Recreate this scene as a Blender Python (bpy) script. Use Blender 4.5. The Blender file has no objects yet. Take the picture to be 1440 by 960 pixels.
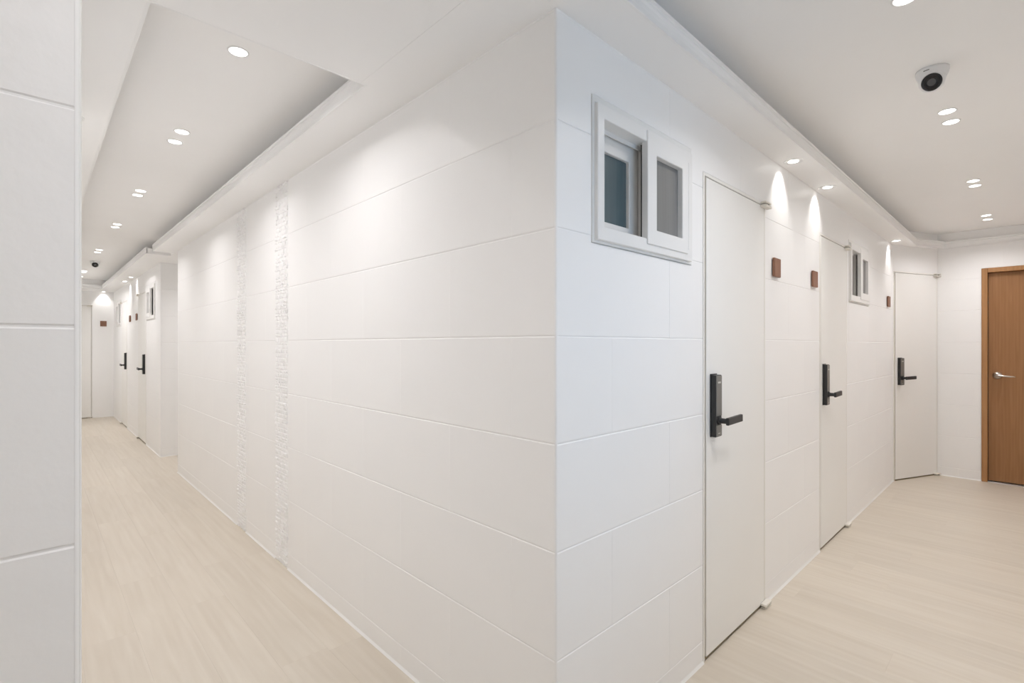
import bpy, bmesh, math, random
from mathutils import Vector, Matrix
random.seed(7)
R = math.radians
scene = bpy.context.scene
COL = scene.collection

# ------------------------------------------------------------------ camera, world, exposure
CAM = (-1.0426, -0.9128, 1.264)
cd = bpy.data.cameras.new('camera'); cam = bpy.data.objects.new('camera', cd); COL.objects.link(cam)
cam.location = CAM
cam.rotation_euler = (R(90), 0, -math.asin(0.69171))
cd.sensor_width = 36; cd.lens = 704 / 1440 * 36; cd.shift_y = 5 / 1440
cd.clip_start = 0.02
scene.camera = cam
world = bpy.data.worlds.new('sky'); scene.world = world; world.use_nodes = True
bg = world.node_tree.nodes['Background']
bg.inputs[0].default_value = (0.38, 0.64, 1.0, 1); bg.inputs[1].default_value = 1.9
vs = scene.view_settings
vs.view_transform = 'Standard'; vs.look = 'None'; vs.gamma = 1; vs.use_curve_mapping = False
vs.exposure = 0.36
scene.cycles.max_bounces = 12; scene.cycles.diffuse_bounces = 9      # white rooms live on light that bounces many times
LAMP_W = 1.80          # watts of one downlight
WASH_W = 4.4          # watts of one wall washer
LAMP_C = (1.0, 0.972, 0.985)

# daylight comes in through the window in the wall behind the camera: its sky portal
pl = bpy.data.lights.new('window_portal', 'AREA'); pl.shape = 'RECTANGLE'; pl.size = 1.1; pl.size_y = 1.15
pl.cycles.is_portal = True
po = bpy.data.objects.new('window_portal', pl); COL.objects.link(po)
po.location = (0.2, -1.40, 1.425); po.rotation_euler = (R(90), 0, 0)

# ------------------------------------------------------------------ main dimensions
SOF, TRAY = 2.195, 2.34
ROWS = [0.0] + [0.089 + 0.3 * k for k in range(8)] + [TRAY]
XW, XE, YS = -2.2, 5.33, -1.26          # west, east, south limits of the cross corridor
XL = -0.993                             # left side of the long corridor
YF = 10.4                               # far end of the long corridor
YP0, YP1 = 4.977, 5.905                 # side passage
DG0, DG1 = Vector((4.72, 0)), Vector((5.33, -0.26))

# ------------------------------------------------------------------ materials
def new_mat(name):
    m = bpy.data.materials.new(name); m.use_nodes = True
    return m, m.node_tree.nodes, m.node_tree.links, m.node_tree.nodes['Principled BSDF']

def plain(name, col, rough=0.5, metal=0.0, spec=0.5, bump=None, coat=0.0):
    m, n, l, b = new_mat(name)
    b.inputs['Base Color'].default_value = (*col, 1)
    b.inputs['Roughness'].default_value = rough
    b.inputs['Metallic'].default_value = metal
    b.inputs['Specular IOR Level'].default_value = spec
    b.inputs['Coat Weight'].default_value = coat
    # slight uneven tone so that no surface is a dead flat colour
    tc = n.new('ShaderNodeTexCoord'); nz = n.new('ShaderNodeTexNoise'); nz.inputs['Scale'].default_value = 3.0
    l.new(tc.outputs['Object'], nz.inputs['Vector'])
    mx = n.new('ShaderNodeMix'); mx.data_type = 'RGBA'
    mx.inputs[6].default_value = (*[c * 0.985 for c in col], 1); mx.inputs[7].default_value = (*[min(1, c * 1.01) for c in col], 1)
    l.new(nz.outputs[0], mx.inputs[0]); l.new(mx.outputs[2], b.inputs['Base Color'])
    if bump:
        for sc, st, dist in bump:
            z = n.new('ShaderNodeTexNoise'); z.inputs['Scale'].default_value = sc; z.inputs['Detail'].default_value = 3
            l.new(tc.outputs['Object'], z.inputs['Vector'])
            bp = n.new('ShaderNodeBump'); bp.inputs['Strength'].default_value = st; bp.inputs['Distance'].default_value = dist
            l.new(z.outputs[0], bp.inputs['Height'])
            prev = b.inputs['Normal'].links[0].from_socket if b.inputs['Normal'].links else None
            if prev: l.new(prev, bp.inputs['Normal'])
            l.new(bp.outputs[0], b.inputs['Normal'])
    return m

def emit(name, col, strength):
    m, n, l, b = new_mat(name)
    b.inputs['Base Color'].default_value = (*col, 1)
    b.inputs['Emission Color'].default_value = (*col, 1); b.inputs['Emission Strength'].default_value = strength
    return m

def wood(name, dark, light, scale, stretch, rough=0.5, axis=1, rnd=0.0, contrast=1.0, bump=0.05, wave=0.15):
    m, n, l, b = new_mat(name)
    tc = n.new('ShaderNodeTexCoord'); oi = n.new('ShaderNodeObjectInfo')
    off = n.new('ShaderNodeVectorMath'); off.operation = 'ADD'
    sc3 = n.new('ShaderNodeVectorMath'); sc3.operation = 'SCALE'; sc3.inputs['Scale'].default_value = 37.0
    cmb = n.new('ShaderNodeCombineXYZ')
    for k in range(3): l.new(oi.outputs['Random'], cmb.inputs[k])
    l.new(cmb.outputs[0], sc3.inputs[0]); l.new(tc.outputs['Object'], off.inputs[0]); l.new(sc3.outputs[0], off.inputs[1])
    mp = n.new('ShaderNodeMapping'); s = [scale] * 3; s[axis] = scale / stretch
    mp.inputs['Scale'].default_value = s; l.new(off.outputs[0], mp.inputs['Vector'])
    nz = n.new('ShaderNodeTexNoise'); nz.inputs['Scale'].default_value = 1.0; nz.inputs['Detail'].default_value = 6; nz.inputs['Distortion'].default_value = 0.6
    l.new(mp.outputs[0], nz.inputs['Vector'])
    wv = n.new('ShaderNodeTexWave'); wv.wave_type = 'BANDS'; wv.bands_direction = 'X' if axis != 0 else 'Y'
    wv.inputs['Scale'].default_value = 0.35; wv.inputs['Distortion'].default_value = 7; wv.inputs['Detail'].default_value = 3
    wv.inputs['Detail Scale'].default_value = 0.6
    l.new(mp.outputs[0], wv.inputs['Vector'])
    av = n.new('ShaderNodeMix'); av.data_type = 'FLOAT'; av.inputs[0].default_value = wave
    l.new(nz.outputs[0], av.inputs[2]); l.new(wv.outputs[0], av.inputs[3])
    rp = n.new('ShaderNodeValToRGB')
    rp.color_ramp.elements[0].position = 0.5 - 0.28 / contrast; rp.color_ramp.elements[1].position = 0.5 + 0.22 / contrast
    rp.color_ramp.elements[0].color = (*dark, 1); rp.color_ramp.elements[1].color = (*light, 1)
    l.new(av.outputs[0], rp.inputs[0])
    hs = n.new('ShaderNodeHueSaturation')
    mr = n.new('ShaderNodeMapRange'); mr.inputs[3].default_value = 1 - rnd; mr.inputs[4].default_value = 1 + rnd
    l.new(oi.outputs['Random'], mr.inputs[0]); l.new(mr.outputs[0], hs.inputs['Value']); l.new(rp.outputs[0], hs.inputs['Color'])
    l.new(hs.outputs[0], b.inputs['Base Color'])
    b.inputs['Roughness'].default_value = rough
    bp = n.new('ShaderNodeBump'); bp.inputs['Strength'].default_value = bump; bp.inputs['Distance'].default_value = 0.002
    l.new(av.outputs[0], bp.inputs['Height']); l.new(bp.outputs[0], b.inputs['Normal'])
    return m

M = {}
M['tile'] = plain('white_painted_tile', (0.92, 0.918, 0.912), 0.38, spec=0.4, bump=[(5, 0.06, 0.01), (90, 0.04, 0.002)])
M['tile_rough'] = plain('white_brushed_tile', (0.92, 0.918, 0.912), 0.42, spec=0.4, bump=[(14, 0.22, 0.01), (60, 0.12, 0.003)])
M['grout'] = plain('white_painted_joint', (0.90, 0.897, 0.89), 0.5, spec=0.3)
M['plaster'] = plain('white_plaster', (0.92, 0.918, 0.912), 0.55, spec=0.3, bump=[(40, 0.05, 0.003)])
M['ceil'] = plain('ceiling_paper', (0.93, 0.925, 0.915), 0.8, spec=0.2, bump=[(120, 0.05, 0.002)])
M['soffit'] = plain('soffit_paper', (0.94, 0.937, 0.93), 0.75, spec=0.2, bump=[(120, 0.04, 0.002)])
M['crown'] = plain('white_moulding', (0.91, 0.91, 0.905), 0.45, spec=0.35)
M['leaf'] = plain('cream_door_film', (0.885, 0.88, 0.855), 0.4, spec=0.4)
M['jamb'] = plain('cream_jamb', (0.86, 0.85, 0.81), 0.5)
M['stop'] = plain('tan_gap_strip', (0.36, 0.30, 0.19), 0.7)
M['hinge'] = plain('cream_hinge_metal', (0.82, 0.79, 0.72), 0.4)
M['hinge_dark'] = plain('hinge_slot', (0.08, 0.07, 0.06), 0.6)
M['lock'] = plain('black_lock_casing', (0.026, 0.027, 0.028), 0.38)
M['lockface'] = plain('dark_bronze_lock_face', (0.22, 0.215, 0.20), 0.38, metal=0.4)
M['mark'] = plain('pale_lock_mark', (0.62, 0.61, 0.57), 0.5)
M['pvc'] = plain('white_window_frame', (0.85, 0.845, 0.83), 0.28, spec=0.5)
M['pvc_in'] = plain('white_inner_sash', (0.80, 0.785, 0.76), 0.35, spec=0.5)
M['caulk'] = plain('white_caulk', (0.84, 0.84, 0.82), 0.4)
M['brush'] = plain('dark_weather_strip', (0.05, 0.045, 0.04), 0.8)
M['steel'] = plain('brushed_steel', (0.66, 0.64, 0.60), 0.28, metal=1.0)
M['camwhite'] = plain('white_camera_plastic', (0.84, 0.84, 0.845), 0.3)
M['camblack'] = plain('black_camera_glass', (0.012, 0.011, 0.013), 0.12)
M['camlens'] = plain('grey_camera_lens', (0.10, 0.10, 0.105), 0.15)
M['ring'] = plain('white_lamp_ring', (0.86, 0.86, 0.85), 0.35)
M['stone'] = plain('white_split_stone', (0.92, 0.918, 0.912), 0.45, spec=0.4, bump=[(200, 0.2, 0.002)])
M['subfloor'] = plain('plank_joint', (0.58, 0.52, 0.44), 0.8)
M['plank'] = wood('pale_oak_plank', (0.61, 0.540, 0.445), (0.70, 0.640, 0.550), 24, 14, rough=0.42, axis=1, rnd=0.022, contrast=0.85, bump=0.03, wave=0.08)
M['oak'] = wood('brown_oak_door', (0.27, 0.125, 0.046), (0.37, 0.185, 0.075), 40, 16, rough=0.45, axis=2, contrast=0.8, bump=0.06)
M['oakframe'] = wood('brown_oak_frame', (0.36, 0.17, 0.062), (0.45, 0.235, 0.095), 30, 14, rough=0.45, axis=2, contrast=0.9, bump=0.05)
M['plate'] = wood('walnut_plate', (0.19, 0.085, 0.048), (0.32, 0.165, 0.105), 60, 5, rough=0.5, axis=2, rnd=0.06, bump=0.1)
M['sillmetal'] = plain('aluminium_sill', (0.55, 0.55, 0.54), 0.4, metal=0.8)
M['lens'] = emit('lit_lamp_lens', (1.0, 0.97, 0.93), 6.0)

def glass_like(name, base, rough):
    m, n, l, b = new_mat(name)
    tc = n.new('ShaderNodeTexCoord'); mp = n.new('ShaderNodeMapping'); mp.inputs['Scale'].default_value = (60, 60, 1.5)
    nz = n.new('ShaderNodeTexNoise'); nz.inputs['Scale'].default_value = 2.0
    l.new(tc.outputs['Object'], mp.inputs[0]); l.new(mp.outputs[0], nz.inputs['Vector'])
    rp = n.new('ShaderNodeValToRGB')
    rp.color_ramp.elements[0].color = (*[c * 0.85 for c in base], 1); rp.color_ramp.elements[1].color = (*[c * 1.15 for c in base], 1)
    l.new(nz.outputs[0], rp.inputs[0]); l.new(rp.outputs[0], b.inputs['Base Color'])
    b.inputs['Roughness'].default_value = rough; b.inputs['Specular IOR Level'].default_value = 0.6
    return m
M['pane_teal'] = glass_like('teal_ribbed_glass', (0.085, 0.125, 0.14), 0.18)
M['pane_grey'] = glass_like('grey_screened_glass', (0.21, 0.21, 0.205), 0.3)

def clear_glass(name):
    m, n, l, b = new_mat(name)
    out = n['Material Output']; tr = n.new('ShaderNodeBsdfTransparent'); gl = n.new('ShaderNodeBsdfGlossy')
    gl.inputs['Roughness'].default_value = 0.02; fr = n.new('ShaderNodeFresnel'); mx = n.new('ShaderNodeMixShader')
    tr.inputs[0].default_value = (0.93, 0.96, 0.95, 1)
    l.new(fr.outputs[0], mx.inputs[0]); l.new(tr.outputs[0], mx.inputs[1]); l.new(gl.outputs[0], mx.inputs[2]); l.new(mx.outputs[0], out.inputs[0])
    return m
M['glass'] = clear_glass('clear_glass')

# ------------------------------------------------------------------ mesh helpers
def link(name, mesh, mat=None, parent=None):
    o = bpy.data.objects.new(name, mesh); COL.objects.link(o)
    if mat is not None and not mesh.materials: mesh.materials.append(M[mat])
    if parent is not None: o.parent = parent
    return o

def done(bm, name, mat, parent=None, smooth=False):
    bmesh.ops.recalc_face_normals(bm, faces=bm.faces)
    me = bpy.data.meshes.new(name); bm.to_mesh(me); bm.free()
    if smooth:
        for p in me.polygons: p.use_smooth = True
    return link(name, me, mat, parent)

def empty(name, loc=(0, 0, 0), rz=0.0, rot=None):
    o = bpy.data.objects.new(name, None); COL.objects.link(o); o.empty_display_size = 0.1
    o.location = loc; o.rotation_euler = rot if rot else (0, 0, rz)
    return o

def tag(o, label, cat, kind=None, group=None):
    o['label'] = label; o['category'] = cat
    if kind: o['kind'] = kind
    if group: o['group'] = group
    return o

def box(bm, x0, x1, y0, y1, z0, z1, bev=0.0, seg=1, mat=None):
    r = bmesh.ops.create_cube(bm, size=1.0)
    T = Matrix.Translation(((x0 + x1) / 2, (y0 + y1) / 2, (z0 + z1) / 2)) @ Matrix.Diagonal((x1 - x0, y1 - y0, z1 - z0, 1))
    if mat is not None: T = mat @ T
    bmesh.ops.transform(bm, matrix=T, verts=r['verts'])
    if bev > 0:
        es = list({e for v in r['verts'] for e in v.link_edges})
        bmesh.ops.bevel(bm, geom=es, offset=bev, segments=seg, affect='EDGES', profile=0.5)
    return bm

def lathe(bm, prof, n=32, mat=None):
    """revolve (r, z) points round the z axis"""
    rings = []
    for r, z in prof:
        if r < 1e-6: rings.append([bm.verts.new((0, 0, z))])
        else: rings.append([bm.verts.new((r * math.cos(2 * math.pi * k / n), r * math.sin(2 * math.pi * k / n), z)) for k in range(n)])
    for a, b in zip(rings, rings[1:]):
        for k in range(n):
            k2 = (k + 1) % n
            if len(a) == 1 and len(b) == 1: continue
            if len(a) == 1: bm.faces.new((a[0], b[k], b[k2]))
            elif len(b) == 1: bm.faces.new((a[k], b[0], a[k2]))
            else: bm.faces.new((a[k], b[k], b[k2], a[k2]))
    if mat is not None:
        bmesh.ops.transform(bm, matrix=mat, verts=[v for r in rings for v in r])

def prism(bm, pts, z0, z1):
    a = [bm.verts.new((x, y, z0)) for x, y in pts]; b = [bm.verts.new((x, y, z1)) for x, y in pts]
    bm.faces.new(a); bm.faces.new(b)
    for k in range(len(pts)):
        k2 = (k + 1) % len(pts); bm.faces.new((a[k], a[k2], b[k2], b[k]))

def tube(bm, pts, rad, n=12, squash=1.0):
    """round bar along a polyline with mitred joints; squash flattens it in local z"""
    rings = []
    for i, p in enumerate(pts):
        p = Vector(p)
        d = (Vector(pts[min(i + 1, len(pts) - 1)]) - Vector(pts[max(i - 1, 0)])).normalized()
        u = d.cross(Vector((0, 0, 1)))
        if u.length < 1e-4: u = Vector((1, 0, 0))
        u.normalize(); v = u.cross(d).normalized()
        r = rad[i] if isinstance(rad, (list, tuple)) else rad
        rings.append([bm.verts.new(p + u * r * math.cos(2 * math.pi * k / n) + v * r * squash * math.sin(2 * math.pi * k / n)) for k in range(n)])
    for a, b in zip(rings, rings[1:]):
        for k in range(n): bm.faces.new((a[k], a[(k + 1) % n], b[(k + 1) % n], b[k]))
    bm.faces.new(rings[0]); bm.faces.new(rings[-1])

# ------------------------------------------------------------------ walls with tiles
JD = 0.0016     # depth of the tile joints
_tiles = {}
def tile_mesh(rects, y_back=JD + 0.0002, ch=0.0008):
    """one tile from the rectangles (x0,x1,z0,z1) left of it after cutting; front at y=0, thin chamfer"""
    key = tuple(tuple(round(v, 4) for v in r) for r in rects)
    if key in _tiles: return _tiles[key]
    if len(rects) == 1:
        x0, x1, z0, z1 = rects[0]; cv, chh = 0.0002, 0.0026; yb = JD + 0.0002
        V = [(x0 + cv, 0, z0 + chh), (x1 - cv, 0, z0 + chh), (x1 - cv, 0, z1 - chh), (x0 + cv, 0, z1 - chh),
             (x0, yb, z0), (x1, yb, z0), (x1, yb, z1), (x0, yb, z1)]
        me = bpy.data.meshes.new('tile')
        me.from_pydata(V, [], [(0, 1, 2, 3), (4, 5, 1, 0), (5, 6, 2, 1), (6, 7, 3, 2), (7, 4, 0, 3)])
        _tiles[key] = me
        return me
    bm = bmesh.new(); vs = {}
    xs = sorted({round(v, 4) for r in rects for v in r[:2]}); zs = sorted({round(v, 4) for r in rects for v in r[2:]})
    def V(x, z):
        if (x, z) not in vs: vs[(x, z)] = bm.verts.new((x, 0, z))
        return vs[(x, z)]
    for a, b in zip(xs, xs[1:]):
        for c, d in zip(zs, zs[1:]):
            mx, mz = (a + b) / 2, (c + d) / 2
            if any(r[0] < mx < r[1] and r[2] < mz < r[3] for r in rects):
                bm.faces.new((V(a, c), V(b, c), V(b, d), V(a, d)))
    bmesh.ops.dissolve_limit(bm, angle_limit=0.01, verts=bm.verts, edges=bm.edges)
    front = list(bm.faces)
    bed = [e for e in bm.edges if e.is_boundary]
    r = bmesh.ops.extrude_edge_only(bm, edges=bed)
    bmesh.ops.translate(bm, verts=[g for g in r['geom'] if isinstance(g, bmesh.types.BMVert)], vec=(0, y_back, 0))
    bmesh.ops.bevel(bm, geom=[e for e in bed if e.is_valid], offset=ch, segments=1, affect='EDGES', clamp_overlap=True)
    bmesh.ops.recalc_face_normals(bm, faces=bm.faces)
    me = bpy.data.meshes.new('tile'); bm.to_mesh(me); bm.free()
    # make sure the front looks outwards (-y)
    big = max(me.polygons, key=lambda p: p.area)
    if big.normal.y > 0: me.flip_normals()
    _tiles[key] = me
    return me

def cut(rect, holes):
    out = [rect]
    for h in holes:
        nxt = []
        for x0, x1, z0, z1 in out:
            hx0, hx1, hz0, hz1 = max(x0, h[0]), min(x1, h[1]), max(z0, h[2]), min(z1, h[3])
            if hx0 >= hx1 or hz0 >= hz1: nxt.append((x0, x1, z0, z1)); continue
            if hx0 > x0: nxt.append((x0, hx0, z0, z1))
            if hx1 < x1: nxt.append((hx1, x1, z0, z1))
            if hz0 > z0: nxt.append((hx0, hx1, z0, hz0))
            if hz1 < z1: nxt.append((hx0, hx1, hz1, z1))
        out = nxt
    return [r for r in out if r[1] - r[0] > 0.004 and r[3] - r[2] > 0.004]

def wall(name, label, origin, rz, L, holes=(), tiled=True, phase=(0.18, 0.489), slab=None, through=False, mat='tile', step=0.63,
         tile_range=None, bead=True, front=JD, depth=0.16, strips=(), bead_skip=()):
    """local x runs along the wall, local -y is out into the corridor; holes are (x0,x1,z0,z1)"""
    s0, s1 = slab if slab else (0.0, L)
    bm = bmesh.new()
    xs = sorted({s0, s1} | {min(max(v, s0), s1) for h in holes for v in h[:2]})
    zs = sorted({0.0, TRAY} | {v for h in holes for v in h[2:]})
    for a, b in zip(xs, xs[1:]):
        if b - a < 1e-5: continue
        for c, d in zip(zs, zs[1:]):
            inside = any(h[0] - 1e-6 <= a and b <= h[1] + 1e-6 and h[2] - 1e-6 <= c and d <= h[3] + 1e-6 for h in holes)
            if not inside: box(bm, a, b, front, 0.10, c, d)
            if not (inside and through): box(bm, a, b, 0.10, depth, c, d)
    w = done(bm, name, 'grout' if tiled else 'plaster')
    w.location = (*origin, 0); w.rotation_euler = (0, 0, rz)
    tag(w, label, 'wall', 'structure')
    if tiled:
        t0, t1 = tile_range if tile_range else (0.0, L)
        gh, gv = 0.0010, 0.00005
        hs = [(h[0] - 0.0015, h[1] + 0.0015, h[2] - 0.0015, h[3] + 0.0015) for h in list(holes) + list(strips)]
        for k, (z0, z1) in enumerate(zip(ROWS, ROWS[1:])):
            ph = phase[k % 2]
            x = ph - step * math.ceil((ph - t0) / step)
            cuts = [t0] + [x + step * j for j in range(1, 40) if t0 + 0.03 < x + step * j < t1 - 0.03] + [t1]
            for a, b in zip(cuts, cuts[1:]):
                zz1 = z1 if z1 < TRAY else TRAY
                rs = cut((a + gv, b - gv, z0 + (gh if k else 0.0), zz1 - (gh if z1 < TRAY else 0.0)), hs)
                # pieces parted by a full-height hole are tiles of their own
                groups = []
                for r in rs:
                    hit = [g for g in groups if any(not (r[1] < q[0] - 1e-4 or r[0] > q[1] + 1e-4 or r[3] < q[2] - 1e-4 or r[2] > q[3] + 1e-4) for q in g)]
                    for g in hit: groups.remove(g)
                    groups.append([r] + [q for g in hit for q in g])
                for g in groups:
                    ox, oz = min(r[0] for r in g), min(r[2] for r in g)
                    me = tile_mesh([(r[0] - ox, r[1] - ox, r[2] - oz, r[3] - oz) for r in g])
                    t = link('tile', me, mat, w); t.location = (ox, 0, oz)
    if bead:
        holes0 = sorted([h for h in list(holes) + list(bead_skip) if h[2] < 0.05])
        x = 0.0; bm = bmesh.new()
        for a, b in [(h[0], h[1]) for h in holes0] + [(L, L)]:
            if a - x > 0.01:
                v = [bm.verts.new(p) for p in ((x, -0.007, 0), (x, 0, 0), (x, 0, 0.009), (a, -0.007, 0), (a, 0, 0), (a, 0, 0.009))]
                for f in ((0, 1, 2), (3, 5, 4), (0, 3, 4, 1), (1, 4, 5, 2), (2, 5, 3, 0)): bm.faces.new([v[i] for i in f])
            x = b
        c = done(bm, 'caulk_bead', 'caulk', w)
    return w

NEG90, POS90, PI = -math.pi / 2, math.pi / 2, math.pi
def Yl(yend, y0, y1, z0, z1): return (yend - y1, yend - y0, z0, z1)
WIN = (1.570, 2.015)      # height of the small windows
DH = 1.955                # head of the cream doors

# right wall (plane Y=0) of the cross corridor
D1, D2, W1, W2 = (0.883, 1.548), (2.440, 3.085), (0.160, 0.785), (3.135, 3.755)
wall('wall_right', 'white painted tile wall with cream doors and small windows right of the corner', (0, 0), 0, 4.72,
     [(D1[0], D1[1], 0, DH), (D2[0], D2[1], 0, DH), (*W1, *WIN), (*W2, *WIN)], phase=(0.265, 0.62), slab=(0.16, 4.86), tile_range=(0.006, 4.72))
# left wall (plane X=0) of the long corridor
S1, S2 = (2.006, 2.200), (2.775, 2.970)
Wl = wall('wall_left', 'long white painted tile wall with two rough stone strips left of the corner', (0, YP0), NEG90, YP0, [],
     phase=(YP0 - 0.809 - 0.63 * 0, YP0 - 0.489), slab=(0, YP0 - JD), tile_range=(0, YP0 - 0.006), strips=[Yl(YP0, *S1, 0, SOF + 0.2), Yl(YP0, *S2, 0, SOF + 0.2)],
     bead_skip=[Yl(YP0, S1[0] - 0.002, S1[1] + 0.002, 0, 1), Yl(YP0, S2[0] - 0.002, S2[1] + 0.002, 0, 1)])
# near wall end on the left of the picture
wall('wall_near', 'brush painted white tile wall end close by at the left edge', (XW, 0), 0, XL - XW, [], phase=(0.45, 0.14), mat='tile_rough',
     slab=(0, XL - XW - 0.16), tile_range=(0, XL - XW - 0.0079))
# long corridor, left side (hidden behind the near wall end)
wall('wall_corridor_left', 'white painted wall on the far side of the long corridor', (XL, 0), POS90, YF, [], slab=(JD, YF), tile_range=(0.012, YF))
# second room block beyond the side passage
D4, D5, W3, W4 = (6.895, 7.535), (8.650, 9.285), (6.225, 6.845), (9.335, 9.935)
wall('wall_block', 'white tiled wall with two cream doors far down the long corridor', (0, YF), NEG90, YF - YP1,
     [Yl(YF, *D4, 0, DH), Yl(YF, *D5, 0, DH), Yl(YF, *W3, *WIN), Yl(YF, *W4, *WIN)], phase=(0.3, 0.0), slab=(-0.16, YF - YP1 - JD), tile_range=(0, YF - YP1 - 0.006))
wall('wall_passage_far', 'white tiled wall face turning into the side passage', (0, YP1), 0, 1.5, [], slab=(0.16, 1.5), tile_range=(0.006, 1.5))
wall('wall_passage_near', 'white painted wall on the near side of the passage', (1.5, YP0), PI, 1.5, [], tiled=False, slab=(0, 1.34))
wall('wall_passage_end', 'white painted wall closing the side passage', (1.5, YP1 + 0.16), NEG90, YP1 - YP0 + 0.32, [], tiled=False)
D6 = (-0.945, -0.292)
wall('wall_far', 'white wall with a cream door at the end of the long corridor', (XL, YF), 0, -XL, [(D6[0] - XL, D6[1] - XL, 0, DH)], tiled=False, slab=(-0.16, -XL))
# east end
dgv = DG1 - DG0; DGL = dgv.length; DGA = math.atan2(dgv.y, dgv.x)
wall('wall_diagonal', 'slanted white wall around the last cream door', tuple(DG0), DGA, DGL, [(0.012, DGL - 0.006, 0, DH)], tiled=False)
DW = (0.310, 0.975, 0, 1.975)
wall('wall_end', 'white wall with a brown wooden door at the right end', (XE, -0.26), NEG90, 1.0, [DW], phase=(0.15, 0.46), slab=(-0.08, 1.0))
wall('wall_back', 'white wall behind the viewer with a daylight window', (XE, YS), PI, XE - XW, [(XE - 0.75, XE + 0.35, 0.85, 2.0)], tiled=False, through=True, slab=(-0.16, XE - XW + 0.16))
wall('wall_west', 'white wall closing the cross corridor behind the viewer', (XW, YS), POS90, -YS, [], tiled=False, slab=(-0.16, -YS + 0.16))

# ------------------------------------------------------------------ floor of oak planks
bm = bmesh.new()
box(bm, XW - 0.2, XE + 0.3, YS - 0.2, 0.16, -0.08, -0.003)
box(bm, XL - 0.2, 1.8, 0.16, YF + 0.2, -0.08, -0.003)
floor = tag(done(bm, 'floor', 'subfloor'), 'pale oak plank floor running through both corridors', 'floor', 'structure')
PW, PLN = 0.186, 1.24
_pl = {}
def plank(x0, x1, y0, y1):
    w, l = x1 - x0, y1 - y0
    if w < 0.01 or l < 0.01: return
    key = (round(w, 3), round(l, 3))
    if key not in _pl:
        bm = bmesh.new(); g = 0.0001; c = 0.00022
        a = [bm.verts.new(p) for p in ((g, g, -0.003), (w - g, g, -0.003), (w - g, l - g, -0.003), (g, l - g, -0.003))]
        b = [bm.verts.new(p) for p in ((g, g, -c), (w - g, g, -c), (w - g, l - g, -c), (g, l - g, -c))]
        t = [bm.verts.new(p) for p in ((g + c, g + c, 0), (w - g - c, g + c, 0), (w - g - c, l - g - c, 0), (g + c, l - g - c, 0))]
        bm.faces.new(t)
        for k in range(4):
            k2 = (k + 1) % 4; bm.faces.new((a[k], a[k2], b[k2], b[k])); bm.faces.new((b[k], b[k2], t[k2], t[k]))
        bmesh.ops.recalc_face_normals(bm, faces=bm.faces)
        me = bpy.data.meshes.new('plank'); bm.to_mesh(me); bm.free(); me.materials.append(M['plank'])
        if me.polygons[0].normal.z < 0: me.flip_normals()
        _pl[key] = me
    p = link('plank', _pl[key], None, floor); p.location = (x0, y0, 0)
ncol = int((XE - XW) / PW) + 1
for c in range(ncol):
    x0, x1 = XW + c * PW, min(XW + (c + 1) * PW, XE)
    off = random.uniform(0, PLN)
    spans = [(YS, 0.0)]
    if x0 < 0 and x1 > XL: spans = [(YS, YF)]
    for ya, yb in spans:
        cuts = [ya] + [y for y in (YS - off + PLN * k for k in range(1, 14)) if ya + 0.05 < y < yb - 0.05] + [yb]
        for a, b in zip(cuts, cuts[1:]):
            if b <= 0 or (x0 >= XL and x1 <= 0): plank(x0, x1, a, b)
            else:
                if a < 0: plank(x0, x1, a, min(b, 0.0))
                plank(max(x0, XL), min(x1, 0.0), max(a, 0.0), b)
for c in range(9):          # side passage
    x0 = c * PW; plank(x0, min(x0 + PW, 1.5), YP0, YP1)

# ------------------------------------------------------------------ ceiling, soffits, crown mouldings
bm = bmesh.new()
box(bm, XW - 0.2, XE + 0.3, YS - 0.2, 0.16, TRAY, TRAY + 0.1)
box(bm, XL - 0.2, 1.8, 0.16, YF + 0.2, TRAY, TRAY + 0.1)
ceiling = tag(done(bm, 'ceiling', 'ceil'), 'pale papered tray ceiling over both corridors', 'ceiling', 'structure')
def soffit(*polys):
    bm = bmesh.new()
    for p in polys: prism(bm, p, SOF, SOF + 0.055)
    return done(bm, 'soffit', 'soffit', ceiling)
def rc(x0, x1, y0, y1): return [(x0, y0), (x1, y0), (x1, y1), (x0, y1)]
TY, TY2, TX0 = -0.145, -1.10, -1.65
nrm = Vector((dgv.y, -dgv.x)).normalized()            # into the corridor
q = DG0 + nrm * 0.055; dd = dgv.normalized()
P2 = q + dd * ((TY - q.y) / dd.y); P3 = q + dd * ((5.31 - q.x) / dd.x)
LT0, LT1, LTY0, LTY1 = -0.817, -0.177, 0.745, 9.77
SX2 = -0.205
soffit([(XW, TY), (P2.x, P2.y), (P3.x, P3.y), (5.31, TY2), (XE, TY2), (XE, -0.26), (DG0.x, DG0.y), (XW, 0)])
soffit(rc(XW, TX0, YS, TY), rc(TX0, XE, YS, TY2))
soffit(rc(XL, -0.2007, 0, LTY0), rc(XL, LT0, LTY0, YF))
soffit(rc(-0.2, 0, 0, LTY0), rc(LT1, 0, LTY0, 5.15), rc(0, 1.5, YP0, 5.15))
soffit(rc(SX2, 0, 5.33, LTY1), rc(0, 1.5, 5.15, YP1), rc(LT0, 0, LTY1, YF))
bm = bmesh.new(); box(bm, XL + 0.001, -0.001, LTY1 + 0.03, YF - 0.001, SOF + 0.0555, TRAY - 0.0005); done(bm, 'riser', 'soffit', ceiling)

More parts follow.
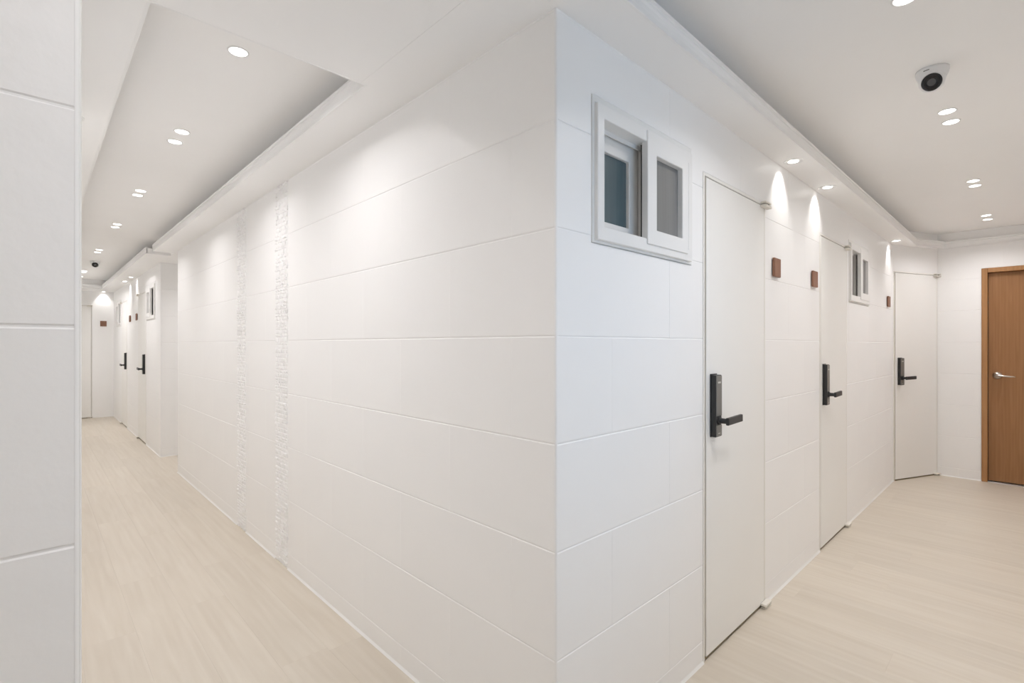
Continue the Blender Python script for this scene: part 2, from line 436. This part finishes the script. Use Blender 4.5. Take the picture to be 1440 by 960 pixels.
PROFILE = [(-0.002, 0.0), (-0.002, -0.0006), (0.0060, -0.0006), (0.0065, 0.0005), (0.0055, 0.006), (0.003, 0.010), (0.0015, 0.022), (0.003, 0.035), (0.0065, 0.041),
           (0.0065, 0.045), (0.0035, 0.047), (0.0035, 0.051), (0.008, 0.054), (0.008, 0.063), (0.005, 0.066), (-0.006, 0.066)]
def crown(name, label, path, closed):
    bm = bmesh.new(); n = len(path); rings = []
    P = [Vector(p) for p in path]
    for i in range(n):
        pr = P[i - 1] if (closed or i > 0) else None; nx = P[(i + 1) % n] if (closed or i < n - 1) else None
        ds = [d.normalized() for d in ((P[i] - pr) if pr is not None else None, (nx - P[i]) if nx is not None else None) if d is not None]
        ns = [Vector((d.y, -d.x)) for d in ds]
        m = ns[0] if len(ns) == 1 else (ns[0] + ns[1]) / (1 + ns[0].dot(ns[1]))
        rings.append([bm.verts.new((P[i].x + m.x * d, P[i].y + m.y * d, SOF + z)) for d, z in PROFILE])
    for i in range(n if closed else n - 1):
        a, b = rings[i], rings[(i + 1) % n]
        for k in range(len(PROFILE) - 1): bm.faces.new((a[k], a[k + 1], b[k + 1], b[k]))
    if not closed: bm.faces.new(rings[0]); bm.faces.new(rings[-1])
    return tag(done(bm, name, 'crown'), label, 'moulding', 'structure')
crown('trim_1', 'white stepped crown moulding round the left corridor ceiling tray', [(LT1, 5.15), (LT1, LTY0), (LT0, LTY0), (LT0, LTY1), (SX2, LTY1), (SX2, 5.33)], False)
crown('trim_2', 'white stepped crown moulding round the right corridor ceiling tray',
      [(TX0, TY2), (TX0, TY), (P2.x, P2.y), (P3.x, P3.y), (5.31, TY2)], True)

# corner beads: slim rounded strips on the outer corners
def corner_bead(name, label, x, y, sx, sy, r=0.006):
    bm = bmesh.new(); n = 14
    pts = [(x + sx * r, y + sy * 0.0)]
    pts = [(x + sx * r * (1 - math.sin(t)), y + sy * r * (1 - math.cos(t))) for t in [k * math.pi / 2 / n for k in range(n + 1)]]
    pts += [(x + sx * r, y + sy * r)] if False else []
    pts.append((x + sx * r * 1.0, y + sy * r * 1.0))
    prism(bm, pts, 0, SOF)
    return tag(done(bm, name, 'tile'), label, 'trim', 'structure')
corner_bead('trim_3', 'slim white bead on the wall corner in the middle', 0, 0, 1, 1)
corner_bead('trim_4', 'slim white bead on the near wall end at left', XL, 0, -1, 1, 0.008)
corner_bead('trim_5', 'slim white bead on the passage corner down the long corridor', 0, YP1, 1, 1)

# ------------------------------------------------------------------ rough split-stone strips in the left wall
def stone_strip(y0, y1, seed):
    rnd = random.Random(seed); bm = bmesh.new()
    x0, x1 = YP0 - y1, YP0 - y0
    box(bm, x0, x1, 0.0005, JD, 0, SOF)
    z = 0.0
    while z < SOF - 0.004:
        h = min(rnd.uniform(0.014, 0.030), SOF - z)
        x = x0 + rnd.uniform(-0.004, 0.006)
        while x < x1 - 0.006:
            w = min(rnd.uniform(0.016, 0.05), x1 + rnd.uniform(-0.006, 0.006) - x)
            if w < 0.006: break
            d = rnd.uniform(0.002, 0.0095)
            g = 0.001
            f = []
            for cx, cz in ((x + g, z + g), (x + w - g, z + g), (x + w - g, z + h - g), (x + g, z + h - g)):
                f.append((cx, cz))
            base = [bm.verts.new((a, 0.0012, b)) for a, b in f]
            mx, mz = x + w / 2, z + h / 2
            top = [bm.verts.new((mx + (a - mx) * rnd.uniform(0.55, 0.95), -d * rnd.uniform(0.45, 1.0), mz + (b - mz) * rnd.uniform(0.55, 0.95))) for a, b in f]
            c = bm.verts.new((mx + rnd.uniform(-0.2, 0.2) * w, -d, mz + rnd.uniform(-0.2, 0.2) * h))
            for k in range(4):
                k2 = (k + 1) % 4
                bm.faces.new((base[k], base[k2], top[k2], top[k])); bm.faces.new((top[k], top[k2], c))
            x += w
        z += h
    o = done(bm, 'stone_strip', 'stone', Wl); o['kind'] = 'stuff'
    return o
stone_strip(*S1, 3)['label'] = 'rough white split-stone strip nearer the middle corner'
stone_strip(*S2, 5)['label'] = 'rough white split-stone strip farther down the corridor'

# ------------------------------------------------------------------ doors
def door(n, label, loc, rz, W, hinge_right=True):
    d = empty('door_%d' % n, loc, rz); tag(d, label, 'door', 'structure')
    jw, gap = 0.012, 0.0045
    for s in (0, 1):
        bm = bmesh.new(); x = 0.0015 if s == 0 else W - jw - 0.0015
        box(bm, x, x + jw, -0.0015, 0.096, 0, DH - 0.0015, 0.001); done(bm, 'jamb', 'jamb', d)
    bm = bmesh.new(); box(bm, jw + 0.0015, W - jw - 0.0015, -0.0015, 0.096, DH - jw - 0.0015, DH - 0.0015, 0.001); done(bm, 'jamb', 'jamb', d)
    ga, gb = (0.013, gap) if hinge_right else (gap, 0.013)      # wider gap on the lock side
    a, b, top = jw + 0.0015 + ga, W - jw - 0.0015 - gb, DH - jw - 0.0015 - gap
    bm = bmesh.new()
    if hinge_right: box(bm, jw + 0.0016, a - 0.0004, 0.004, 0.043, 0, top)
    else: box(bm, b + 0.0004, W - jw - 0.0016, 0.004, 0.043, 0, top)
    done(bm, 'edge_seal', 'stop', d)
    bm = bmesh.new()
    for x in (jw + 0.002, W - jw - 0.022): box(bm, x, x + 0.02, 0.044, 0.06, 0, top)
    box(bm, jw + 0.002, W - jw - 0.002, 0.044, 0.06, top - 0.012, top + 0.004); done(bm, 'door_stop', 'stop', d)
    bm = bmesh.new(); box(bm, a, b, -0.002, 0.036, 0.013, top, 0.0015); done(bm, 'leaf', 'leaf', d)
    # threshold strip
    bm = bmesh.new(); box(bm, 0.014, W - 0.014, 0.004, 0.09, 0.0, 0.004); done(bm, 'threshold', 'stop', d)
    sg = 1 if hinge_right else -1
    hx = b if hinge_right else a
    lx = a if hinge_right else b
    X = lambda v: hx + sg * v          # away from the leaf
    Lx = lambda v: lx + sg * v         # from the lock edge inwards
    def bx(bm, x0, x1, *r, **k): box(bm, min(x0, x1), max(x0, x1), *r, **k)
    for zc, up in ((top + 0.004, 1), (0.012, -1)):
        bm = bmesh.new()
        bx(bm, X(-0.052), X(0.024), -0.030, -0.003, zc - (0.016 if up > 0 else -0.002), zc - (0.004 if up > 0 else -0.014), bev=0.003, seg=2)
        h = done(bm, 'pivot_hinge', 'hinge', d)
        bm = bmesh.new()
        if up > 0: bx(bm, X(-0.045), X(0.026), -0.027, -0.002, zc + 0.004, zc + 0.013, bev=0.002, seg=2)
        else: bx(bm, X(-0.045), X(0.026), -0.027, -0.002, 0.0005, 0.006, bev=0.002, seg=2)
        done(bm, 'hinge_plate', 'hinge', h)
        bm = bmesh.new(); lathe(bm, [(0, -0.008), (0.008, -0.008), (0.008, 0.010), (0, 0.010)], 12, Matrix.Translation((X(0.006), -0.015, zc if up > 0 else 0.012)))
        done(bm, 'hinge_pin', 'hinge_dark', h)
    # electronic lock: slim tall casing with a lever
    zl, zh = 0.892, 1.143
    bm = bmesh.new(); bx(bm, Lx(0.030), Lx(0.086), -0.008, -0.002, zl - 0.001, zh + 0.004, bev=0.002, seg=2)
    bx(bm, Lx(0.031), Lx(0.085), -0.027, -0.008, zl, zh, bev=0.003, seg=2)
    lock = done(bm, 'lock', 'lock', d); lock['label'] = 'black electronic lock casing'
    bm = bmesh.new(); bx(bm, Lx(0.0335), Lx(0.0825), -0.029, -0.0265, zl + 0.085, zh - 0.003, bev=0.0008)
    bx(bm, Lx(0.0335), Lx(0.0825), -0.029, -0.0265, zl + 0.003, zl + 0.047, bev=0.0008); done(bm, 'face_plate', 'lockface', lock)
    bm = bmesh.new(); bx(bm, Lx(0.046), Lx(0.070), -0.0296, -0.0285, zh - 0.034, zh - 0.027)
    bx(bm, Lx(0.048), Lx(0.066), -0.0296, -0.0285, zl + 0.013, zl + 0.016); done(bm, 'mark', 'mark', lock)
    zc = zl + 0.066
    bm = bmesh.new()
    lathe(bm, [(0, 0.0), (0.017, 0.0), (0.017, 0.006), (0.011, 0.008), (0.0105, 0.038), (0, 0.038)], 24,
          Matrix.Translation((Lx(0.058), -0.027, zc)) @ Matrix.Rotation(R(90), 4, 'X'))
    T = Matrix.Translation((Lx(0.058), -0.066, zc)) @ Matrix.Rotation(sg * R(-1.5), 4, 'Y')
    box(bm, *((-0.012, 0.128) if sg > 0 else (-0.128, 0.012)), -0.0065, 0.0065, -0.015, 0.015, bev=0.003, seg=2, mat=T)
    lever = done(bm, 'lever', 'lock', lock)
    return d
door(1, 'cream flush door with black lever lock beside the nearest small window', (D1[0], 0, 0), 0, D1[1] - D1[0])
door(2, 'second cream flush door with black lock, between two brown plates and a window', (D2[0], 0, 0), 0, D2[1] - D2[0])
door(3, 'cream door with black lock in the slanted wall beside the brown door', (DG0.x + dd.x * 0.012, DG0.y + dd.y * 0.012, 0), DGA, DGL - 0.018)
door(4, 'nearer of two cream doors with black locks far down the long corridor', (0, D4[1], 0), NEG90, D4[1] - D4[0], hinge_right=False)
door(5, 'farther of two cream doors with black locks far down the long corridor', (0, D5[1], 0), NEG90, D5[1] - D5[0], hinge_right=False)
door(6, 'cream door in the end wall of the long corridor beside a brown plate', (D6[0], YF, 0), 0, D6[1] - D6[0])

# brown wooden door in the right end wall
def wooden_door(n, label, loc, rz, W, H):
    d = empty('door_%d' % n, loc, rz); tag(d, label, 'door', 'structure')
    f = 0.042; g = 0.0015
    bm = bmesh.new()
    box(bm, g, f, -0.012, 0.098, 0, H - g, 0.002); box(bm, W - f, W - g, -0.012, 0.098, 0, H - g, 0.002)
    box(bm, f, W - f, -0.012, 0.098, H - f, H - g, 0.002); done(bm, 'frame', 'oakframe', d)
    bm = bmesh.new(); box(bm, f + 0.003, W - f - 0.003, 0.038, 0.074, 0.012, H - f - 0.003, 0.002); leaf = done(bm, 'leaf', 'oak', d)
    bm = bmesh.new(); box(bm, f, W - f, -0.008, 0.09, 0.0, 0.006, 0.001); done(bm, 'sill', 'sillmetal', d)
    # round rose with a tapering lever
    zc, xc = 0.985, f + 0.062
    bm = bmesh.new()
    lathe(bm, [(0, 0), (0.033, 0), (0.033, 0.006), (0.026, 0.016), (0.017, 0.021), (0.012, 0.024), (0.012, 0.048), (0, 0.048)], 32,
          Matrix.Translation((xc, 0.038, zc)) @ Matrix.Rotation(R(90), 4, 'X'))
    rose = done(bm, 'rose', 'steel', d, smooth=True); rose['label'] = 'brushed steel round handle rose'
    bm = bmesh.new()
    tube(bm, [(xc - 0.010, -0.012, zc), (xc + 0.012, -0.014, zc), (xc + 0.05, -0.018, zc - 0.003), (xc + 0.09, -0.016, zc - 0.006), (xc + 0.118, -0.010, zc - 0.007)],
         [0.013, 0.014, 0.0105, 0.009, 0.006], 14, 0.75)
    done(bm, 'lever', 'steel', rose, smooth=True)
    return d
wooden_door(7, 'brown wood-grain door with a steel lever handle at the right end', (XE, -0.26 - DW[0], 0), NEG90, DW[1] - DW[0], DW[3])

# ------------------------------------------------------------------ small sliding windows
def frame_ring(bm, x0, x1, z0, z1, y0, y1, wl, wr, wb, wt, bev=0.0015):
    """rectangular frame in one piece with mitred corners and softened edges"""
    o = [(x0, z0), (x1, z0), (x1, z1), (x0, z1)]; i = [(x0 + wl, z0 + wb), (x1 - wr, z0 + wb), (x1 - wr, z1 - wt), (x0 + wl, z1 - wt)]
    V = {}
    for nm, loop in (('o', o), ('i', i)):
        for y, t in ((y0, 'f'), (y1, 'b')):
            V[nm + t] = [bm.verts.new((x, y, z)) for x, z in loop]
    fs = []
    for k in range(4):
        k2 = (k + 1) % 4
        fs.append(bm.faces.new((V['of'][k], V['of'][k2], V['if'][k2], V['if'][k])))
        fs.append(bm.faces.new((V['ob'][k2], V['ob'][k], V['ib'][k], V['ib'][k2])))
        fs.append(bm.faces.new((V['of'][k2], V['of'][k], V['ob'][k], V['ob'][k2])))
        fs.append(bm.faces.new((V['if'][k], V['if'][k2], V['ib'][k2], V['ib'][k])))
    bmesh.ops.recalc_face_normals(bm, faces=fs)
    if bev > 0:
        es = [e for e in {e for f in fs for e in f.edges} if len(e.link_faces) == 2 and e.calc_face_angle(0) > 0.8]
        bmesh.ops.bevel(bm, geom=es, offset=bev, segments=1, affect='EDGES')

def window(n, label, loc, rz, W, flip=False):
    """local x from 0 to W, the sash in the front track stands at the right (or left when flip)"""
    H = WIN[1] - WIN[0]
    w = empty('window_%d' % n, loc, rz); tag(w, label, 'window', 'structure')
    def ring(name, mat, par, x0, x1, *a, **k):
        bm = bmesh.new()
        if flip:
            a = list(a); a[4], a[5] = a[5], a[4]
            frame_ring(bm, W - x1, W - x0, *a, **k)
        else: frame_ring(bm, x0, x1, *a, **k)
        return done(bm, name, mat, par)
    def bx(name, mat, par, x0, x1, *a, **k):
        bm = bmesh.new()
        if flip: x0, x1 = W - x1, W - x0
        box(bm, x0, x1, *a, **k); return done(bm, name, mat, par)
    e = 0.0015
    ring('caulk_border', 'caulk', w, e, W - e, e, H - e, -0.0012, 0.006, 0.016, 0.016, 0.014, 0.020, bev=0.0008)
    fr = ring('frame', 'pvc', w, 0.013, W - 0.018, 0.010, H - 0.026, -0.014, 0.096, 0.034, 0.030, 0.042, 0.042, bev=0.002)
    x0, x1, z0, z1 = 0.047, W - 0.048, 0.052, H - 0.068
    mid = 0.280
    # rails of the tracks inside the frame
    bx('track', 'pvc_in', w, x0, x1, 0.030, 0.034, z1 - 0.014, z1)
    bx('track', 'pvc_in', w, x0, x1, 0.030, 0.034, z0, z0 + 0.010)
    # sash in the back track
    sb = ring('sash', 'pvc_in', w, x0 + 0.001, mid + 0.036, z0 + 0.002, z1 - 0.006, 0.042, 0.070, 0.040, 0.052, 0.036, 0.056, bev=0.002)
    bx('pane', 'pane_teal', sb, x0 + 0.036, mid - 0.012, 0.054, 0.058, z0 + 0.034, z1 - 0.058)
    bx('weather_strip', 'brush', sb, mid + 0.0365, mid + 0.0405, 0.046, 0.066, z0 + 0.002, z1 - 0.006)
    # fixed mullion rail beside the dark slot
    bx('mullion', 'pvc_in', w, mid + 0.041, mid + 0.052, 0.022, 0.072, z0, z1)
    # sash in the front track, standing proud of the frame
    sf = ring('sash', 'pvc', w, mid + 0.004, W - 0.058, 0.034, H - 0.030, -0.0185, 0.006, 0.058, 0.044, 0.052, 0.074, bev=0.002)
    bx('pane', 'pane_grey', sf, mid + 0.058, W - 0.098, 0.002, 0.0055, 0.082, H - 0.100)
    bx('weather_strip', 'brush', sf, mid + 0.0045, mid + 0.009, 0.0065, 0.010, 0.060, H - 0.075)
    bx('back_panel', 'pvc_in', w, x0 - 0.004, x1 + 0.004, 0.090, 0.0955, z0 - 0.004, z1 + 0.004)
    return w
window(1, 'largest small white sliding window, high on the wall beside the nearest door', (W1[0], 0, WIN[0]), 0, W1[1] - W1[0])
window(2, 'small white sliding window beyond the second cream door on the right wall', (W2[0], 0, WIN[0]), 0, W2[1] - W2[0])
window(3, 'small white window before the nearer far door in the long corridor', (0, W3[1], WIN[0]), NEG90, W3[1] - W3[0], flip=True)
window(4, 'small white window beyond the farther door in the long corridor', (0, W4[1], WIN[0]), NEG90, W4[1] - W4[0], flip=True)

# daylight window in the wall behind the viewer (two casements)
dw = tag(empty('window_5', (0.75, YS, 0.85), PI), 'white casement window letting in daylight behind the viewer', 'window', 'structure')
bm = bmesh.new(); frame_ring(bm, 0.002, 1.098, 0.002, 1.148, 0.02, 0.09, 0.05, 0.05, 0.05, 0.05); done(bm, 'frame', 'pvc', dw)
for a in (0.052, 0.551):
    bm = bmesh.new(); frame_ring(bm, a, a + 0.497, 0.052, 1.098, 0.03, 0.075, 0.045, 0.045, 0.045, 0.045); s = done(bm, 'sash', 'pvc', dw)
    bm = bmesh.new(); box(bm, a + 0.044, a + 0.453, 0.05, 0.054, 0.096, 1.054); done(bm, 'pane', 'glass', s)
bm = bmesh.new(); box(bm, 0.0, 1.1, -0.03, 0.02, -0.02, 0.0, 0.003); done(bm, 'window_sill', 'pvc', dw)

# ------------------------------------------------------------------ brown room plates
def plate(label, loc, rz):
    t = tag(empty('room_plate', loc, rz), label, 'plate', group='brown wooden plates beside the doors')
    bm = bmesh.new(); box(bm, 0, 0.088, -0.0155, -0.0035, 0, 0.094, 0.0025, 2); done(bm, 'panel', 'plate', t)
    bm = bmesh.new(); box(bm, 0.008, 0.080, -0.0040, 0.0, 0.008, 0.086, 0.001); done(bm, 'backing', 'lock', t)
    return t
plate('square brown wooden plate right beside the nearest cream door', (1.634, 0, 1.608), 0)
plate('square brown wooden plate just before the second cream door', (2.268, 0, 1.608), 0)
plate('small brown wooden plate just before the slanted last door', (4.452, 0, 1.606), 0)
plate('brown wooden plate nearer the viewer of the two far down the long corridor', (0, 7.690, 1.604), NEG90)
plate('brown wooden plate before the farther door down the long corridor', (0, 8.330, 1.604), NEG90)
plate('brown wooden plate on the end wall of the long corridor', (-0.188, YF, 1.592), 0)

# ------------------------------------------------------------------ recessed lamps
def _mesh(bm, name, mat, smooth=True):
    bmesh.ops.recalc_face_normals(bm, faces=bm.faces)
    me = bpy.data.meshes.new(name); bm.to_mesh(me); bm.free(); me.materials.append(M[mat])
    if smooth:
        for p in me.polygons: p.use_smooth = True
    return me
bm = bmesh.new(); lathe(bm, [(0.036, 0), (0.0355, -0.002), (0.033, -0.0033), (0.030, -0.003), (0.0290, -0.0005)], 32); RING = _mesh(bm, 'ring', 'ring')
bm = bmesh.new(); lathe(bm, [(0, -0.0022), (0.0288, -0.0022), (0.0288, -0.0006)], 32); LENS = _mesh(bm, 'lens', 'lens', False)
bm = bmesh.new(); lathe(bm, [(0.046, 0), (0.0455, -0.002), (0.042, -0.0032), (0.035, -0.0025), (0.026, -0.0008), (0.024, -0.0004)], 32); RING2 = _mesh(bm, 'ring', 'ring')
bm = bmesh.new(); lathe(bm, [(0, -0.0030), (0.016, -0.0028), (0.0235, -0.0012), (0.0235, -0.0004)], 32); LENS2 = _mesh(bm, 'lens', 'lens', False)
lampdata = bpy.data.lights.new('downlight_beam', 'AREA'); lampdata.shape = 'DISK'; lampdata.size = 0.056
lampdata.energy = LAMP_W; lampdata.color = LAMP_C; lampdata.spread = R(138)
washdata = bpy.data.lights.new('washer_beam', 'SPOT'); washdata.energy = WASH_W; washdata.color = (1.0, 0.975, 0.95)
washdata.spot_size = R(86); washdata.spot_blend = 0.6; washdata.shadow_soft_size = 0.018
GL, GR, GW = 'downlights in the long corridor tray', 'downlights in the right corridor tray', 'wall washers in the soffits'
fardata = lampdata.copy(); fardata.name = 'far_downlight_beam'; fardata.energy = LAMP_W * 1.3
softdata = lampdata.copy(); softdata.name = 'soft_downlight_beam'; softdata.energy = LAMP_W * 0.88
def lamp(x, y, label, group, wash=False, z=None, tilt=None):
    z = z or (SOF if wash else TRAY)
    t = tag(empty('wall_washer' if wash else 'recessed_downlight', (x, y, z)), label, 'downlight', group=group)
    link('ring', RING2 if wash else RING, None, t); link('lens', LENS2 if wash else LENS, None, t)
    l = bpy.data.objects.new('beam', washdata if wash else (fardata if y > 5.2 else softdata if group == GL else lampdata)); COL.objects.link(l); l.parent = t
    l.location = (0, 0, -0.006 if wash else -0.004)
    if tilt == 'y': l.rotation_euler = (R(25), 0, 0)          # washers lean towards their wall
    if tilt == '-x': l.rotation_euler = (0, R(25), 0)
    if tilt == 'x': l.rotation_euler = (0, R(-25), 0)
    return t
LX = -0.498
for y, lb in [(0.950, 'downlight hidden above the near edge of the left tray'), (1.107, 'single large round downlight nearest in the long left corridor tray'),
              (2.062, 'nearer downlight of the first pair in the left corridor tray'), (2.233, 'farther downlight of the first pair in the left corridor tray'),
              (3.399, 'nearer downlight of the second pair in the left corridor tray'), (3.539, 'farther downlight of the second pair in the left corridor tray'),
              (4.735, 'nearer downlight of the third pair in the left corridor tray'), (4.889, 'farther downlight of the third pair in the left corridor tray'),
              (6.391, 'nearer downlight of the fourth pair in the left corridor tray'), (6.600, 'farther downlight of the fourth pair in the left corridor tray'),
              (8.62, 'nearer of two merging downlights just past the left corridor dome camera'), (8.80, 'farther of two merging downlights just past the left corridor dome camera'), (9.42, 'last tiny downlight at the far end of the left tray')]:
    lamp(LX, y, lb, GL)
RY = -0.634
for x, lb in [(0.760, 'downlight just above the top edge of the picture in the right tray'), (0.915, 'downlight cut by the top edge of the picture in the right tray'),
              (1.998, 'nearer downlight of the pair below the dome camera on the right'), (2.155, 'farther downlight of the pair below the dome camera on the right'),
              (3.409, 'nearer downlight of the middle pair in the right corridor tray'), (3.551, 'farther downlight of the middle pair in the right corridor tray'),
              (4.671, 'nearer downlight of the last pair in the right corridor tray'), (4.860, 'farther downlight of the last pair in the right corridor tray')]:
    lamp(x, RY, lb, GR)
lamp(-0.72, RY, 'farther unseen downlight of the pair added above the viewer', GR)  # out-of-view pair, added to brighten the near wall end and soffits
lamp(0.60, YP0 + 0.46, 'unseen downlight added inside the side passage', GL, z=SOF)  # added lamp, unseen; lifts the passage face and the far corridor
lamp(-0.88, RY, 'nearer unseen downlight of the pair added above the viewer', GR)  # other lamp of the added pair
lamp(1.745, -0.066, 'small recessed wall washer above the first brown plate', GW, True, tilt='y')
lamp(2.350, -0.066, 'small recessed wall washer above the second brown plate', GW, True, tilt='y')
lamp(4.530, -0.060, 'small recessed wall washer in the corner above the slanted door', GW, True, tilt='y')
lamp(-0.066, 7.66, 'nearer wall washer over the plates far down the long corridor', GW, True, tilt='x')
lamp(-0.066, 8.30, 'farther wall washer over the plates far down the long corridor', GW, True, tilt='x')
lamp(-0.932, 1.80, 'wall washer in the left soffit hidden behind the near wall end', GW, True, tilt='-x')
lamp(-0.145, YF - 0.066, 'wall washer over the plate on the end wall of the long corridor', GW, True, tilt='y')

# ------------------------------------------------------------------ dome cameras
def dome(label, x, y, look):
    t = tag(empty('dome_camera', (x, y, TRAY)), label, 'camera', group='white dome cameras on the tray ceilings')
    bm = bmesh.new(); lathe(bm, [(0, 0), (0.052, 0), (0.0525, -0.008), (0.0505, -0.018), (0.047, -0.028), (0.042, -0.036), (0, -0.038)], 40)
    done(bm, 'housing', 'camwhite', t, smooth=True)
    lk = Vector(look).normalized()
    T = Matrix.Translation(Vector((0, 0, -0.046)) + Vector((lk.x, lk.y, 0)).normalized() * 0.012) @ lk.to_track_quat('Z', 'Y').to_matrix().to_4x4()
    bm = bmesh.new()
    prof = [(0.042 * math.sin(a), 0.042 * math.cos(a)) for a in [math.pi - k * (math.pi - 0.95) / 16 for k in range(17)]]
    prof[0] = (0, -0.042)
    prof += [(0.0325, 0.0250), (0.0318, 0.0240)]
    lathe(bm, prof, 40, T); eye = done(bm, 'eyeball', 'camwhite', t, smooth=True)
    bm = bmesh.new(); lathe(bm, [(0.0320, 0.0235), (0.0320, 0.0256), (0.029, 0.0285), (0.014, 0.0300), (0.0135, 0.0292)], 40, T); done(bm, 'front_glass', 'camblack', eye, smooth=True)
    bm = bmesh.new(); lathe(bm, [(0.0137, 0.0290), (0.0120, 0.0296), (0.007, 0.0288), (0, 0.0305)], 32, T); done(bm, 'lens', 'camlens', eye, smooth=True)
    # print on the housing: a small dark dash
    a = math.atan2(lk.y, lk.x) - 0.30
    bm = bmesh.new(); box(bm, 0.0500, 0.0519, -0.009, 0.009, -0.0150, -0.0125, mat=Matrix.Rotation(a, 4, 'Z')); done(bm, 'mark', 'camlens', t)
    return t
dome('white dome camera with black round face on the right corridor tray ceiling', 1.505, -0.635, (-0.86, -0.05, -0.50))
dome('small dome camera with black face down the left corridor tray ceiling', LX + 0.035, 7.40, (-0.12, -0.95, -0.28))
